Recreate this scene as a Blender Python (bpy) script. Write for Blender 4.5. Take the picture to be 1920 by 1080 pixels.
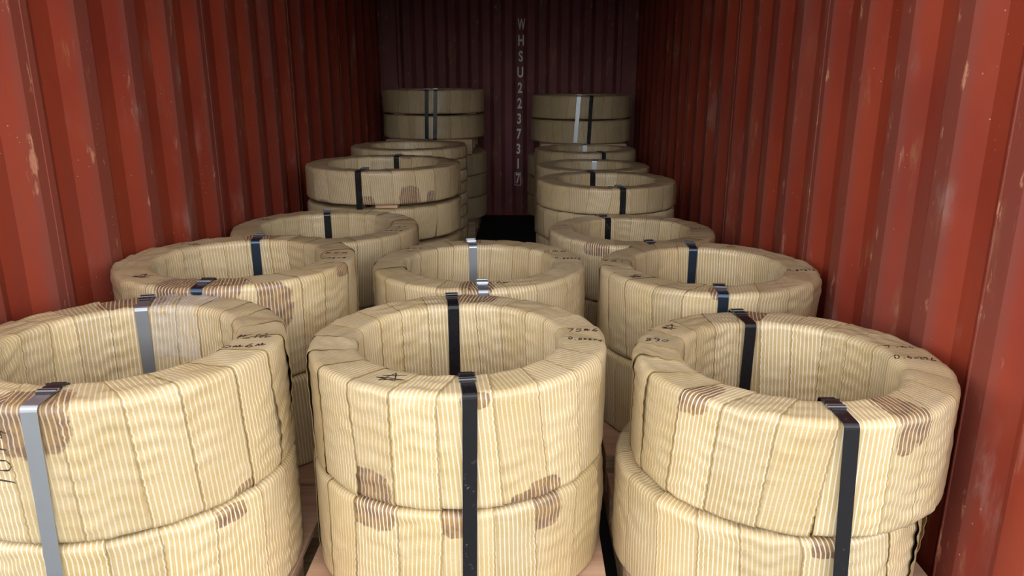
import bpy, bmesh, math, random
import numpy as np
from mathutils import Vector, Matrix
from mathutils.bvhtree import BVHTree

for o in list(bpy.data.objects):
    bpy.data.objects.remove(o)
scene = bpy.context.scene
COL = scene.collection
R = math.radians
rnd = random.Random(7)

# ------------------------------------------------------------------ camera
cd = bpy.data.cameras.new('camera')
cam = bpy.data.objects.new('camera', cd)
COL.objects.link(cam)
cd.sensor_fit = 'HORIZONTAL'
cd.sensor_width = 36.0
cd.lens = 1415.165 / 1920 * 36.0
cd.clip_start = 0.05
PIT, YAW = 0.2763, -0.01795
cam.location = (0.154, 0.0, 1.316)
fwd = Vector((math.sin(YAW) * math.cos(PIT), math.cos(YAW) * math.cos(PIT), -math.sin(PIT)))
cam.rotation_euler = fwd.to_track_quat('-Z', 'Y').to_euler()
scene.camera = cam

# ------------------------------------------------------------------ sky, sun, exposure
world = bpy.data.worlds.new('world')
scene.world = world
world.use_nodes = True
wn = world.node_tree
wn.nodes.clear()
wo = wn.nodes.new('ShaderNodeOutputWorld')
wb = wn.nodes.new('ShaderNodeBackground')
sky = wn.nodes.new('ShaderNodeTexSky')
sky.sky_type = 'NISHITA'
sky.sun_disc = False
sky.sun_elevation = R(52)
sky.sun_rotation = R(0)
sky.dust_density = 4.0
sky.air_density = 1.0
hz = wn.nodes.new('ShaderNodeMix')
hz.data_type = 'RGBA'
hz.inputs[0].default_value = 0.55
hz.inputs[7].default_value = (9.0, 8.7, 8.3, 1)      # thin bright overcast veil over the whole sky
wn.links.new(sky.outputs[0], hz.inputs[6])
tcw = wn.nodes.new('ShaderNodeTexCoord')
spw = wn.nodes.new('ShaderNodeSeparateXYZ')
wn.links.new(tcw.outputs['Generated'], spw.inputs[0])
mrw = wn.nodes.new('ShaderNodeMapRange')              # summer haze: bright towards the horizon all the way round, thinner overhead
mrw.interpolation_type = 'SMOOTHSTEP'
wn.links.new(spw.outputs[2], mrw.inputs[0])
mrw.inputs[1].default_value = 0.0
mrw.inputs[2].default_value = 0.8
mrw.inputs[3].default_value = 3.7
mrw.inputs[4].default_value = 1.05
vmw = wn.nodes.new('ShaderNodeVectorMath')
vmw.operation = 'SCALE'
wn.links.new(hz.outputs[2], vmw.inputs[0])
wn.links.new(mrw.outputs[0], vmw.inputs['Scale'])
wn.links.new(vmw.outputs[0], wb.inputs[0])
wb.inputs[1].default_value = 0.36
wn.links.new(wb.outputs[0], wo.inputs[0])

sl = bpy.data.lights.new('sun', 'SUN')
sl.energy = 2.5
sl.angle = R(2)
sl.color = (1.0, 0.95, 0.86)
sun = bpy.data.objects.new('sun', sl)
sun.rotation_euler = (R(-38), 0, 0)                   # sun stands behind the container and lights the yard in front of its doors
sun.location = (0, 3, 8)
COL.objects.link(sun)

scene.view_settings.view_transform = 'Standard'
scene.view_settings.look = 'None'
scene.view_settings.gamma = 1.0
scene.view_settings.use_curve_mapping = False
scene.view_settings.exposure = -0.24


# ------------------------------------------------------------------ helpers
def tag(o, label=None, cat=None, group=None, kind=None):
    if label: o['label'] = label
    if cat: o['category'] = cat
    if group: o['group'] = group
    if kind: o['kind'] = kind
    return o


def empty(name, loc=(0, 0, 0), parent=None):
    o = bpy.data.objects.new(name, None)
    o.empty_display_size = 0.1
    COL.objects.link(o)
    o.location = loc
    if parent: o.parent = parent
    return o


def link_mesh(name, me, parent=None, loc=(0, 0, 0)):
    o = bpy.data.objects.new(name, me)
    COL.objects.link(o)
    o.location = loc
    if parent: o.parent = parent
    return o


def mesh_from(name, verts, faces, mat, smooth=False, uv=None):
    me = bpy.data.meshes.new(name)
    me.from_pydata([tuple(v) for v in verts], [], [tuple(f) for f in faces])
    if mat: me.materials.append(mat)
    if smooth: me.polygons.foreach_set('use_smooth', [True] * len(me.polygons))
    me.update()
    return me


def box_mesh(name, sx, sy, sz, mat, bevel=0.0, center=(0, 0, 0)):
    bm = bmesh.new()
    bmesh.ops.create_cube(bm, size=1.0)
    bmesh.ops.scale(bm, vec=(sx, sy, sz), verts=bm.verts)
    if bevel > 0:
        bmesh.ops.bevel(bm, geom=list(bm.edges), offset=bevel, segments=1, affect='EDGES')
    bmesh.ops.translate(bm, vec=center, verts=bm.verts)
    me = bpy.data.meshes.new(name)
    bm.to_mesh(me)
    bm.free()
    me.materials.append(mat)
    return me


# ------------------------------------------------------------------ materials
def new_mat(name):
    m = bpy.data.materials.new(name)
    m.use_nodes = True
    nt = m.node_tree
    b = nt.nodes['Principled BSDF']
    return m, nt, b


def N(nt, typ, **kw):
    n = nt.nodes.new(typ)
    for k, v in kw.items():
        setattr(n, k, v)
    return n


def math_n(nt, op, a, b=None, clamp=False):
    n = nt.nodes.new('ShaderNodeMath')
    n.operation = op
    n.use_clamp = clamp
    for i, x in enumerate((a, b)):
        if x is None: continue
        if isinstance(x, (int, float)): n.inputs[i].default_value = x
        else: nt.links.new(x, n.inputs[i])
    return n.outputs[0]


def ramp(nt, fac, stops):
    n = nt.nodes.new('ShaderNodeValToRGB')
    nt.links.new(fac, n.inputs[0])
    e = n.color_ramp.elements
    e[0].position, e[0].color = stops[0][0], stops[0][1]
    e[1].position, e[1].color = stops[1][0], stops[1][1]
    for p, c in stops[2:]:
        x = e.new(p)
        x.color = c
    return n.outputs[0]


def mixc(nt, fac, a, b):
    n = nt.nodes.new('ShaderNodeMix')
    n.data_type = 'RGBA'
    for i, x in ((0, fac), (6, a), (7, b)):
        if isinstance(x, (int, float)): n.inputs[i].default_value = x
        elif isinstance(x, tuple): n.inputs[i].default_value = x
        else: nt.links.new(x, n.inputs[i])
    return n.outputs[2]


def noise(nt, vec, scale, detail=4, rough=0.55, stretch=None):
    if stretch:
        mp = nt.nodes.new('ShaderNodeMapping')
        mp.inputs['Scale'].default_value = stretch
        nt.links.new(vec, mp.inputs[0])
        vec = mp.outputs[0]
    n = nt.nodes.new('ShaderNodeTexNoise')
    nt.links.new(vec, n.inputs['Vector'])
    n.inputs['Scale'].default_value = scale
    n.inputs['Detail'].default_value = detail
    n.inputs['Roughness'].default_value = rough
    return n.outputs[0]


def smooth_step(nt, x, a, b):
    n = nt.nodes.new('ShaderNodeMapRange')
    n.interpolation_type = 'SMOOTHSTEP'
    nt.links.new(x, n.inputs[0])
    n.inputs[1].default_value = a
    n.inputs[2].default_value = b
    return n.outputs[0]


def make_wrap_mat():
    m, nt, b = new_mat('striped_wrap')
    L = nt.links.new
    uvn = N(nt, 'ShaderNodeUVMap')
    uvn.uv_map = 'UVMap'
    uv = uvn.outputs[0]
    sep = N(nt, 'ShaderNodeSeparateXYZ')
    L(uv, sep.inputs[0])
    u, v = sep.outputs[0], sep.outputs[1]
    info = N(nt, 'ShaderNodeObjectInfo')
    comb = N(nt, 'ShaderNodeCombineXYZ')
    L(u, comb.inputs[0]); L(v, comb.inputs[1])
    L(math_n(nt, 'MULTIPLY', info.outputs['Random'], 40.0), comb.inputs[2])
    P = comb.outputs[0]
    # slightly wandering stripes, 10.2 mm repeat
    wob = noise(nt, P, 9.0, 2)
    uu = math_n(nt, 'ADD', u, math_n(nt, 'MULTIPLY', math_n(nt, 'SUBTRACT', wob, 0.5), 0.003))
    fr = math_n(nt, 'FRACT', math_n(nt, 'DIVIDE', uu, 0.0102))
    d = math_n(nt, 'ABSOLUTE', math_n(nt, 'SUBTRACT', fr, 0.5))
    edge = smooth_step(nt, math_n(nt, 'ADD', u, math_n(nt, 'MULTIPLY', math_n(nt, 'SUBTRACT', noise(nt, P, 1.0, 2, 0.6, (40.0, 260.0, 1.0)), 0.5), 0.004)), 0.0022, 0.0040)
    white = math_n(nt, 'SUBTRACT', 1.0, smooth_step(nt, d, 0.09, 0.19))
    white = math_n(nt, 'MULTIPLY', white, math_n(nt, 'ADD', 0.25, math_n(nt, 'MULTIPLY', edge, 0.58)))
    # selvedge: the outermost 5 mm of the tape is plain tan and ragged
    # weft threads
    weft = noise(nt, P, 1.0, 3, 0.6, (60.0, 900.0, 1.0))
    warp = noise(nt, P, 1.0, 2, 0.6, (700.0, 25.0, 1.0))
    big = noise(nt, P, 9.0, 3)
    tan = mixc(nt, smooth_step(nt, big, 0.35, 0.7), (0.585, 0.445, 0.235, 1), (0.535, 0.385, 0.170, 1))
    tan = mixc(nt, math_n(nt, 'MULTIPLY', smooth_step(nt, weft, 0.35, 0.75), 0.30), tan, (0.38, 0.26, 0.11, 1))
    tan = mixc(nt, math_n(nt, 'MULTIPLY', math_n(nt, 'SUBTRACT', 1.0, edge), 0.75), tan, (0.34, 0.215, 0.075, 1))
    rfr = math_n(nt, 'FRACT', math_n(nt, 'MULTIPLY', info.outputs['Random'], 7.13))
    white = math_n(nt, 'MULTIPLY', white, math_n(nt, 'ADD', 0.62, math_n(nt, 'MULTIPLY', rfr, 0.50)), True)
    whi = mixc(nt, smooth_step(nt, warp, 0.3, 0.8), (0.80, 0.71, 0.56, 1), (0.70, 0.60, 0.44, 1))
    # stains where rust-proofing oil soaked the tan threads
    at = N(nt, 'ShaderNodeAttribute')
    at.attribute_name = 'stain'
    sn = math_n(nt, 'ADD', at.outputs['Fac'], math_n(nt, 'MULTIPLY', math_n(nt, 'SUBTRACT', noise(nt, P, 60.0, 3), 0.5), 0.35))
    st = smooth_step(nt, sn, 0.46, 0.56)
    stc = mixc(nt, smooth_step(nt, noise(nt, P, 45.0, 4), 0.35, 0.65), (0.200, 0.115, 0.062, 1), (0.33, 0.195, 0.075, 1))
    tan2 = mixc(nt, st, tan, stc)
    col = mixc(nt, white, tan2, whi)
    # grubby variation per tape
    bri = math_n(nt, 'ADD', 0.83, math_n(nt, 'MULTIPLY', info.outputs['Random'], 0.22))
    hsv = N(nt, 'ShaderNodeHueSaturation')
    L(col, hsv.inputs['Color']); L(bri, hsv.inputs['Value'])
    L(hsv.outputs[0], b.inputs['Base Color'])
    b.inputs['Roughness'].default_value = 0.37
    b.inputs['Specular IOR Level'].default_value = 0.50
    bump = N(nt, 'ShaderNodeBump')
    bump.inputs['Strength'].default_value = 0.55
    bump.inputs['Distance'].default_value = 0.0012
    crease = noise(nt, P, 1.0, 4, 0.6, (14.0, 60.0, 1.0))
    hgt = math_n(nt, 'ADD', math_n(nt, 'MULTIPLY', weft, 0.25), math_n(nt, 'MULTIPLY', crease, 1.6))
    hgt = math_n(nt, 'ADD', hgt, math_n(nt, 'MULTIPLY', white, 0.22))
    L(hgt, bump.inputs['Height'])
    L(bump.outputs[0], b.inputs['Normal'])
    return m


def make_red_mat(name, dust=1.0, crest=None):
    """red oxide container paint with chalky scuffs, drips of rust and scratches"""
    m, nt, b = new_mat(name)
    L = nt.links.new
    tc = N(nt, 'ShaderNodeTexCoord')
    geo = N(nt, 'ShaderNodeNewGeometry')
    P = geo.outputs['Position']
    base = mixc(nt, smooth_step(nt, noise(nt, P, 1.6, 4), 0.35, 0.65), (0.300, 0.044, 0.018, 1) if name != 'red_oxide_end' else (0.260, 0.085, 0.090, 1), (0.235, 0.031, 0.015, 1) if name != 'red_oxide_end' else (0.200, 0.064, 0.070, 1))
    base = mixc(nt, math_n(nt, 'MULTIPLY', smooth_step(nt, noise(nt, P, 1.0, 5, 0.6, (4, 4, 0.7)), 0.48, 0.70), 0.5), base, (0.20, 0.060, 0.045, 1))
    # chalky rubbing, streaked vertically, more of it on the protruding crests
    sepp = N(nt, 'ShaderNodeSeparateXYZ')
    L(P, sepp.inputs[0])
    prot = None
    if crest == 'x':
        ax = math_n(nt, 'ABSOLUTE', sepp.outputs[0])
        prot = math_n(nt, 'SUBTRACT', 1.0, smooth_step(nt, ax, 1.168, 1.186))
    elif crest == 'y':
        prot = math_n(nt, 'SUBTRACT', 1.0, smooth_step(nt, sepp.outputs[1], 7.222, 7.24))
    n1 = noise(nt, P, 1.0, 6, 0.65, (7, 7, 2.0))
    n2 = noise(nt, P, 2.2, 3)
    sc = math_n(nt, 'MULTIPLY', smooth_step(nt, n1, 0.53, 0.66), smooth_step(nt, n2, 0.49, 0.61))
    if prot is not None:
        sc = math_n(nt, 'MULTIPLY', sc, math_n(nt, 'ADD', 0.35, math_n(nt, 'MULTIPLY', prot, 0.9)))
    sc = math_n(nt, 'MULTIPLY', sc, 0.8 * dust, True)
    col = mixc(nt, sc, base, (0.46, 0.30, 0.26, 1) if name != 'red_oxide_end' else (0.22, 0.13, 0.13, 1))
    if prot is not None:
        wear = math_n(nt, 'MULTIPLY', prot, math_n(nt, 'ADD', 0.35, math_n(nt, 'MULTIPLY', n2, 0.5)))
        col = mixc(nt, math_n(nt, 'MULTIPLY', wear, 0.8), col, (0.170, 0.062, 0.048, 1))
        # bare knocks along the crest
        kn = math_n(nt, 'MULTIPLY', smooth_step(nt, noise(nt, P, 1.0, 5, 0.7, (30, 22, 7)), 0.60, 0.68), prot)
        col = mixc(nt, math_n(nt, 'MULTIPLY', kn, 0.7), col, (0.55, 0.26, 0.15, 1))
    # ochre rubs
    oc = math_n(nt, 'MULTIPLY', smooth_step(nt, noise(nt, P, 1.0, 6, 0.7, (12, 12, 3)), 0.54, 0.68), smooth_step(nt, noise(nt, P, 1.7, 2), 0.48, 0.60))
    col = mixc(nt, math_n(nt, 'MULTIPLY', oc, 0.55), col, (0.36, 0.19, 0.09, 1))
    # fine scratches and specks
    vor = N(nt, 'ShaderNodeTexVoronoi')
    vor.inputs['Scale'].default_value = 38.0
    L(P, vor.inputs['Vector'])
    spk = math_n(nt, 'LESS_THAN', vor.outputs['Distance'], 0.075)
    spk = math_n(nt, 'MULTIPLY', spk, smooth_step(nt, noise(nt, P, 5.0, 2), 0.5, 0.6))
    col = mixc(nt, math_n(nt, 'MULTIPLY', spk, 0.55), col, (0.62, 0.42, 0.30, 1))
    L(col, b.inputs['Base Color'])
    b.inputs['Roughness'].default_value = 0.58
    b.inputs['Specular IOR Level'].default_value = 0.25
    bump = N(nt, 'ShaderNodeBump')
    bump.inputs['Strength'].default_value = 0.35
    bump.inputs['Distance'].default_value = 0.006
    L(math_n(nt, 'ADD', noise(nt, P, 7.0, 3), math_n(nt, 'MULTIPLY', n1, 0.4)), bump.inputs['Height'])
    L(bump.outputs[0], b.inputs['Normal'])
    return m


def make_strap_mat(name, col, metallic, rough, scuff):
    m, nt, b = new_mat(name)
    L = nt.links.new
    tc = N(nt, 'ShaderNodeTexCoord')
    P = tc.outputs['Object']
    n = noise(nt, P, 40.0, 5, 0.7)
    n2 = noise(nt, P, 9.0, 3)
    f = math_n(nt, 'MULTIPLY', smooth_step(nt, n, 0.60, 0.72), smooth_step(nt, n2, 0.5, 0.65))
    c = mixc(nt, math_n(nt, 'MULTIPLY', f, scuff), (*col, 1), (0.45, 0.43, 0.40, 1))
    L(c, b.inputs['Base Color'])
    b.inputs['Metallic'].default_value = metallic
    L(math_n(nt, 'ADD', rough, math_n(nt, 'MULTIPLY', n, 0.12)), b.inputs['Roughness'])
    return m


def make_wood_mat(name, c1, c2, scale=1.0, rough=0.7):
    m, nt, b = new_mat(name)
    L = nt.links.new
    tc = N(nt, 'ShaderNodeTexCoord')
    info = N(nt, 'ShaderNodeObjectInfo')
    vm = N(nt, 'ShaderNodeVectorMath')
    vm.operation = 'ADD'
    L(tc.outputs['Object'], vm.inputs[0])
    cb = N(nt, 'ShaderNodeCombineXYZ')
    for i in range(3):
        L(math_n(nt, 'MULTIPLY', info.outputs['Random'], 13.0 + i), cb.inputs[i])
    L(cb.outputs[0], vm.inputs[1])
    P = vm.outputs[0]
    g = noise(nt, P, 1.0 * scale, 6, 0.65, (3, 60, 60))
    k = noise(nt, P, 5.0, 3)
    col = mixc(nt, smooth_step(nt, g, 0.3, 0.7), (*c1, 1), (*c2, 1))
    col = mixc(nt, math_n(nt, 'MULTIPLY', smooth_step(nt, k, 0.5, 0.75), 0.45), col, tuple(x * 0.55 for x in c2) + (1,))
    L(col, b.inputs['Base Color'])
    b.inputs['Roughness'].default_value = rough
    bump = N(nt, 'ShaderNodeBump')
    bump.inputs['Strength'].default_value = 0.3
    bump.inputs['Distance'].default_value = 0.002
    L(g, bump.inputs['Height'])
    L(bump.outputs[0], b.inputs['Normal'])
    return m


def flat_mat(name, col, rough=0.6, metallic=0.0, nscale=20.0, var=0.25):
    m, nt, b = new_mat(name)
    tc = N(nt, 'ShaderNodeTexCoord')
    n = noise(nt, tc.outputs['Object'], nscale, 4)
    c = mixc(nt, smooth_step(nt, n, 0.3, 0.7), (*[x * (1 - var) for x in col], 1), (*[min(1, x * (1 + var)) for x in col], 1))
    nt.links.new(c, b.inputs['Base Color'])
    b.inputs['Roughness'].default_value = rough
    b.inputs['Metallic'].default_value = metallic
    return m


M = {}
M['wrap'] = make_wrap_mat()
M['red_side'] = make_red_mat('red_oxide_side', 1.0, 'x')
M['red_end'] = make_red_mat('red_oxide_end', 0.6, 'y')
M['red'] = make_red_mat('red_oxide', 0.6)
M['black'] = make_strap_mat('black_strap', (0.010, 0.010, 0.012), 0.0, 0.22, 0.35)
M['zinc'] = make_strap_mat('zinc_strap', (0.42, 0.45, 0.48), 0.85, 0.34, 0.15)
M['sky_tinted'] = make_strap_mat('sky_tinted_strap', (0.07, 0.10, 0.15), 0.9, 0.26, 0.10)  # black strap with the sky's blue reflection put into its base colour
M['seal'] = make_strap_mat('seal_steel', (0.05, 0.04, 0.04), 0.7, 0.30, 0.5)
M['sealz'] = make_strap_mat('seal_zinc', (0.50, 0.52, 0.55), 0.9, 0.25, 0.2)
M['core'] = flat_mat('under_layer_tape', (0.30, 0.215, 0.115), 0.6, 0.0, 60, 0.3)
M['ply'] = make_wood_mat('pallet_plywood', (0.62, 0.40, 0.27), (0.50, 0.29, 0.18), 0.6)
M['pine'] = make_wood_mat('pallet_pine', (0.58, 0.43, 0.26), (0.42, 0.27, 0.14))
M['floor'] = make_wood_mat('floor_plywood', (0.20, 0.115, 0.06), (0.105, 0.058, 0.032))
M['rubber'] = flat_mat('rubber_and_shade_black', (0.006, 0.006, 0.0065), 0.85, 0.0, 80, 0.3)
M['ink'] = flat_mat('marker_ink', (0.035, 0.018, 0.015), 0.5, 0.0, 200, 0.3)
M['paint'] = flat_mat('white_lettering', (0.84, 0.80, 0.80), 0.6, 0.0, 30, 0.12)
M['ground'] = flat_mat('yard_concrete', (0.13, 0.125, 0.12), 0.85, 0.0, 1.5, 0.12)
fm, fnt, fb = new_mat('clear_film')
fb.inputs['Base Color'].default_value = (0.86, 0.87, 0.92, 1)
fb.inputs['Roughness'].default_value = 0.12
fb.inputs['Alpha'].default_value = 0.17
M['film'] = fm

# ------------------------------------------------------------------ container shell
XW, Y0, Y1, H = 1.168, 1.33, 7.222, 2.39
DEP = 0.036


def corrugated(profile, z0, z1, axis, sign, mat, name, th=0.002):
    """profile: list of (along, depth) points, extruded from z0 to z1; a real sheet with thickness"""
    n = len(profile)
    vs, fs = [], []
    for z in (z0, z1):
        for t in (0.0, th):
            for a, d in profile:
                if axis == 'x': vs.append((sign * (XW + d + t), a, z))
                else: vs.append((a, Y1 + d + t, z))
    A, B, C, D = 0, n, 2 * n, 3 * n
    for i in range(n - 1):
        fs.append((A + i, A + i + 1, C + i + 1, C + i))
        fs.append((B + i, D + i, D + i + 1, B + i + 1))
        fs.append((A + i, B + i, B + i + 1, A + i + 1))
        fs.append((C + i, C + i + 1, D + i + 1, D + i))
    fs.append((A, C, D, B))
    fs.append((A + n - 1, B + n - 1, D + n - 1, C + n - 1))
    me = mesh_from(name, vs, fs, mat)
    bm = bmesh.new(); bm.from_mesh(me)
    bmesh.ops.recalc_face_normals(bm, faces=bm.faces)
    bm.to_mesh(me); bm.free()
    return me


def side_wall(name, sign, crest0, pitch, sheet_at):
    root = empty(name)
    tag(root, kind='structure')
    cr, slp = 0.070, 0.069
    pts = []
    k0 = int((Y0 - crest0) / pitch) - 2
    for k in range(k0, k0 + 26):
        y = crest0 + k * pitch
        pts += [(y - slp, DEP), (y, 0.0), (y + cr, 0.0), (y + cr + slp, DEP)]
    ptsa = np.array(pts)
    def depth(y): return float(np.interp(y, ptsa[:, 0], ptsa[:, 1]))
    ends = [Y0 + 0.06] + sheet_at + [Y1]
    for a, b2 in zip(ends[:-1], ends[1:]):
        prof = [(a, depth(a))] + [(float(p[0]), float(p[1])) for p in ptsa if a + 1e-4 < p[0] < b2 - 1e-4] + [(b2, depth(b2))]
        link_mesh('steel_sheet', corrugated(prof, 0.02, H - 0.05, 'x', sign, M['red_side'], 'steel_sheet'), root)
    for s in sheet_at:
        d = depth(s)
        me = box_mesh('weld_seam', 0.004, 0.007, H - 0.08, M['red_side'], 0.0015, (sign * (XW + d - 0.0005), s, H / 2))
        link_mesh('weld_seam', me, root)
    link_mesh('top_rail', box_mesh('top_rail', 0.06, Y1 - Y0, 0.06, M['red'], 0.004, (sign * (XW + 0.03), (Y0 + Y1) / 2, H - 0.03)), root)
    link_mesh('bottom_rail', box_mesh('bottom_rail', 0.05, Y1 - Y0, 0.16, M['red'], 0.004, (sign * (XW + 0.027), (Y0 + Y1) / 2, -0.06)), root)
    link_mesh('corner_post', box_mesh('corner_post', 0.10, 0.10, H + 0.1, M['red'], 0.008, (sign * (XW + 0.052), Y0 + 0.05, H / 2 - 0.03)), root)
    return root


side_wall('wall_left', -1, 2.03, 0.292, [1.972 + 0.10, 1.972 + 0.10 + 4 * 0.292, 2.072 + 8 * 0.292, 2.072 + 12 * 0.292, 2.072 + 16 * 0.292])
side_wall('wall_right', 1, 1.832, 0.279, [1.62, 1.867 + 3 * 0.279, 1.867 + 7 * 0.279, 1.867 + 11 * 0.279, 1.867 + 15 * 0.279])

wb_root = empty('wall_back')
tag(wb_root, kind='structure')
pts = []
x = -1.03
fl, sp = 0.066, 0.037
x0 = 0.095 - fl / 2 - 6 * 2 * (fl + sp)
k = 0
while x0 < 1.1:
    pts += [(x0, 0.0), (x0 + fl, 0.0), (x0 + fl + sp, 0.045), (x0 + 2 * fl + sp, 0.045)]
    x0 += 2 * (fl + sp)
pa = np.array(pts)
def bdepth(x): return float(np.interp(x, pa[:, 0], pa[:, 1]))
for a, b2 in ((-1.03, -0.45), (-0.45, 0.37), (0.37, 1.03)):
    prof = [(a, bdepth(a))] + [(float(p[0]), float(p[1])) for p in pa if a + 1e-4 < p[0] < b2 - 1e-4] + [(b2, bdepth(b2))]
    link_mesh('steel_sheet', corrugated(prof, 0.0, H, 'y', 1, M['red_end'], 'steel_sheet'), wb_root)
for s in (-1, 1):
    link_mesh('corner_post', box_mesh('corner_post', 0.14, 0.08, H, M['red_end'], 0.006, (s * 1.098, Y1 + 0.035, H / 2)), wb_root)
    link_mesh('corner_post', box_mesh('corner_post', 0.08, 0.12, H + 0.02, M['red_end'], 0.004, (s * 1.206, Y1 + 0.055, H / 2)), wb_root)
link_mesh('bottom_rail', box_mesh('bottom_rail', 2.33, 0.05, 0.14, M['red'], 0.004, (0, Y1 + 0.06, -0.05)), wb_root)

# stencilled container number, one character under the other on a crest of the end wall
chars = 'WHSU2237317'
zt, zb = 1.745, 0.352
for i, ch in enumerate(chars):
    f = i / (len(chars) - 1)
    zc = zt + (zb - zt) * f
    xc = 0.110 + (0.080 - 0.110) * f
    tcu = bpy.data.curves.new('painted_letter', 'FONT')
    tcu.body = ch
    tcu.size = 0.128
    tcu.align_x = 'CENTER'
    tcu.align_y = 'CENTER'
    tcu.extrude = 0.0006
    tcu.offset = 0.0035
    tcu.materials.append(M['paint'])
    to = bpy.data.objects.new('painted_letter', tcu)
    COL.objects.link(to)
    to.parent = wb_root
    to.location = (xc, Y1 - 0.0012, zc)
    to.rotation_euler = (R(90), 0, 0)
    to.scale = (0.66 if ch != 'W' else 0.5, 1.0, 1.0)
fr_v, fr_f = [], []
def add_box(vs, fs, x0, x1, y0, y1, z0, z1):
    b = len(vs)
    vs += [(x0, y0, z0), (x1, y0, z0), (x1, y1, z0), (x0, y1, z0), (x0, y0, z1), (x1, y0, z1), (x1, y1, z1), (x0, y1, z1)]
    fs += [(b, b + 3, b + 2, b + 1), (b + 4, b + 5, b + 6, b + 7), (b, b + 1, b + 5, b + 4), (b + 1, b + 2, b + 6, b + 5), (b + 2, b + 3, b + 7, b + 6), (b + 3, b, b + 4, b + 7)]
cx, cz, hw, hh, t = 0.080, 0.352, 0.031, 0.062, 0.005
for q in ((cx - hw, cx + hw, cz + hh - t, cz + hh), (cx - hw, cx + hw, cz - hh, cz - hh + t), (cx - hw, cx - hw + t, cz - hh, cz + hh), (cx + hw - t, cx + hw, cz - hh, cz + hh)):
    add_box(fr_v, fr_f, q[0], q[1], Y1 - 0.0015, Y1 + 0.0005, q[2], q[3])
link_mesh('painted_frame', mesh_from('painted_frame', fr_v, fr_f, M['paint']), wb_root)

ce = empty('ceiling')
tag(ce, kind='structure')
pr = []
y = Y0
while y < Y1 + 0.1:
    pr += [(y, 0.0), (y + 0.09, 0.0), (y + 0.105, 0.02), (y + 0.195, 0.02)]
    y += 0.21
vs, fs = [], []
for sx in (-XW - 0.06, XW + 0.06):
    for t in (0, 0.002):
        for a, d in pr: vs.append((sx, a, H + d + t))
n = len(pr)
for i in range(n - 1):
    fs += [(i, i + 1, 2 * n + i + 1, 2 * n + i), (n + i, 3 * n + i, 3 * n + i + 1, n + i + 1)]
link_mesh('roof_sheet', mesh_from('roof_sheet', vs, fs, M['red']), ce)
link_mesh('door_header', box_mesh('door_header', 2 * XW + 0.2, 0.10, 0.10, M['red'], 0.008, (0, Y0 + 0.05, H - 0.04)), ce)

fl_root = empty('floor')
tag(fl_root, kind='structure')
nb = 14
bw = 2 * XW / nb
for i in range(nb):
    for j, (ya, yb) in enumerate(((Y0, 3.75), (3.753, 6.0), (6.003, Y1))):
        me = box_mesh('floor_board', yb - ya, bw - 0.002, 0.028, M['floor'], 0.0015)
        o = link_mesh('floor_board', me, fl_root, (-XW + bw * (i + 0.5), (ya + yb) / 2, -0.014 - 0.0006 * rnd.random()))
        o.rotation_euler = (0, 0, R(90))

gr = link_mesh('ground', box_mesh('ground', 60, 60, 0.2, M['ground'], 0.0, (0, 0, -0.26)))
tag(gr, kind='structure')
# unseen dark blocker added behind the camera to hide low sky from the inner end
sky_blocker = empty('low_sky_blocker', (0, -12.0, -0.16))
tag(sky_blocker, kind='structure')
M['sky_blocker'] = flat_mat('sky_blocker_dark_green', (0.050, 0.060, 0.050), 0.7, 0.0, 0.8, 0.2)
for i in range(16):
    link_mesh('sky_blocker_panel', box_mesh('sky_blocker_panel', 1.98, 0.08, 2.9, M['sky_blocker'], 0.01, ((i - 7.5) * 2.0, 0, 1.45)), sky_blocker)
link_mesh('sky_blocker_top', box_mesh('sky_blocker_top', 32.6, 6.0, 0.2, M['sky_blocker'], 0.02, (0, -2.8, 2.95)), sky_blocker)


# ------------------------------------------------------------------ wrapped steel coils
RC = 0.013


def profile(ri, ro, h, step):
    """closed rounded rectangle, from the inner wall up, over the top, down the outside, back under"""
    pts = []
    def seg(a, b, nrm, st):
        L_ = math.hypot(b[0] - a[0], b[1] - a[1])
        n = max(1, round(L_ / st))
        for i in range(n):
            f = i / n
            pts.append((a[0] + (b[0] - a[0]) * f, a[1] + (b[1] - a[1]) * f, nrm[0], nrm[1]))
    def arc(c, a0, a1, n):
        for i in range(n):
            a = a0 + (a1 - a0) * i / n
            pts.append((c[0] + RC * math.cos(a), c[1] + RC * math.sin(a), math.cos(a), math.sin(a)))
    pi = math.pi
    na = 4 if step < 0.012 else 3
    seg((ri, RC), (ri, h - RC), (-1, 0), step)
    arc((ri + RC, h - RC), pi, pi / 2, na)
    seg((ri + RC, h), (ro - RC, h), (0, 1), step * 1.3)
    arc((ro - RC, h - RC), pi / 2, 0, na)
    seg((ro, h - RC), (ro, RC), (1, 0), step)
    arc((ro - RC, RC), 0, -pi / 2, na)
    seg((ro - RC, 0), (ri + RC, 0), (0, -1), step * 3)
    arc((ri + RC, RC), -pi / 2, -pi, na)
    P = np.array(pts)
    P = np.vstack([P, P[:1]])
    dl = np.hypot(np.diff(P[:, 0]), np.diff(P[:, 1]))
    return P, np.concatenate([[0], np.cumsum(dl)])


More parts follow.
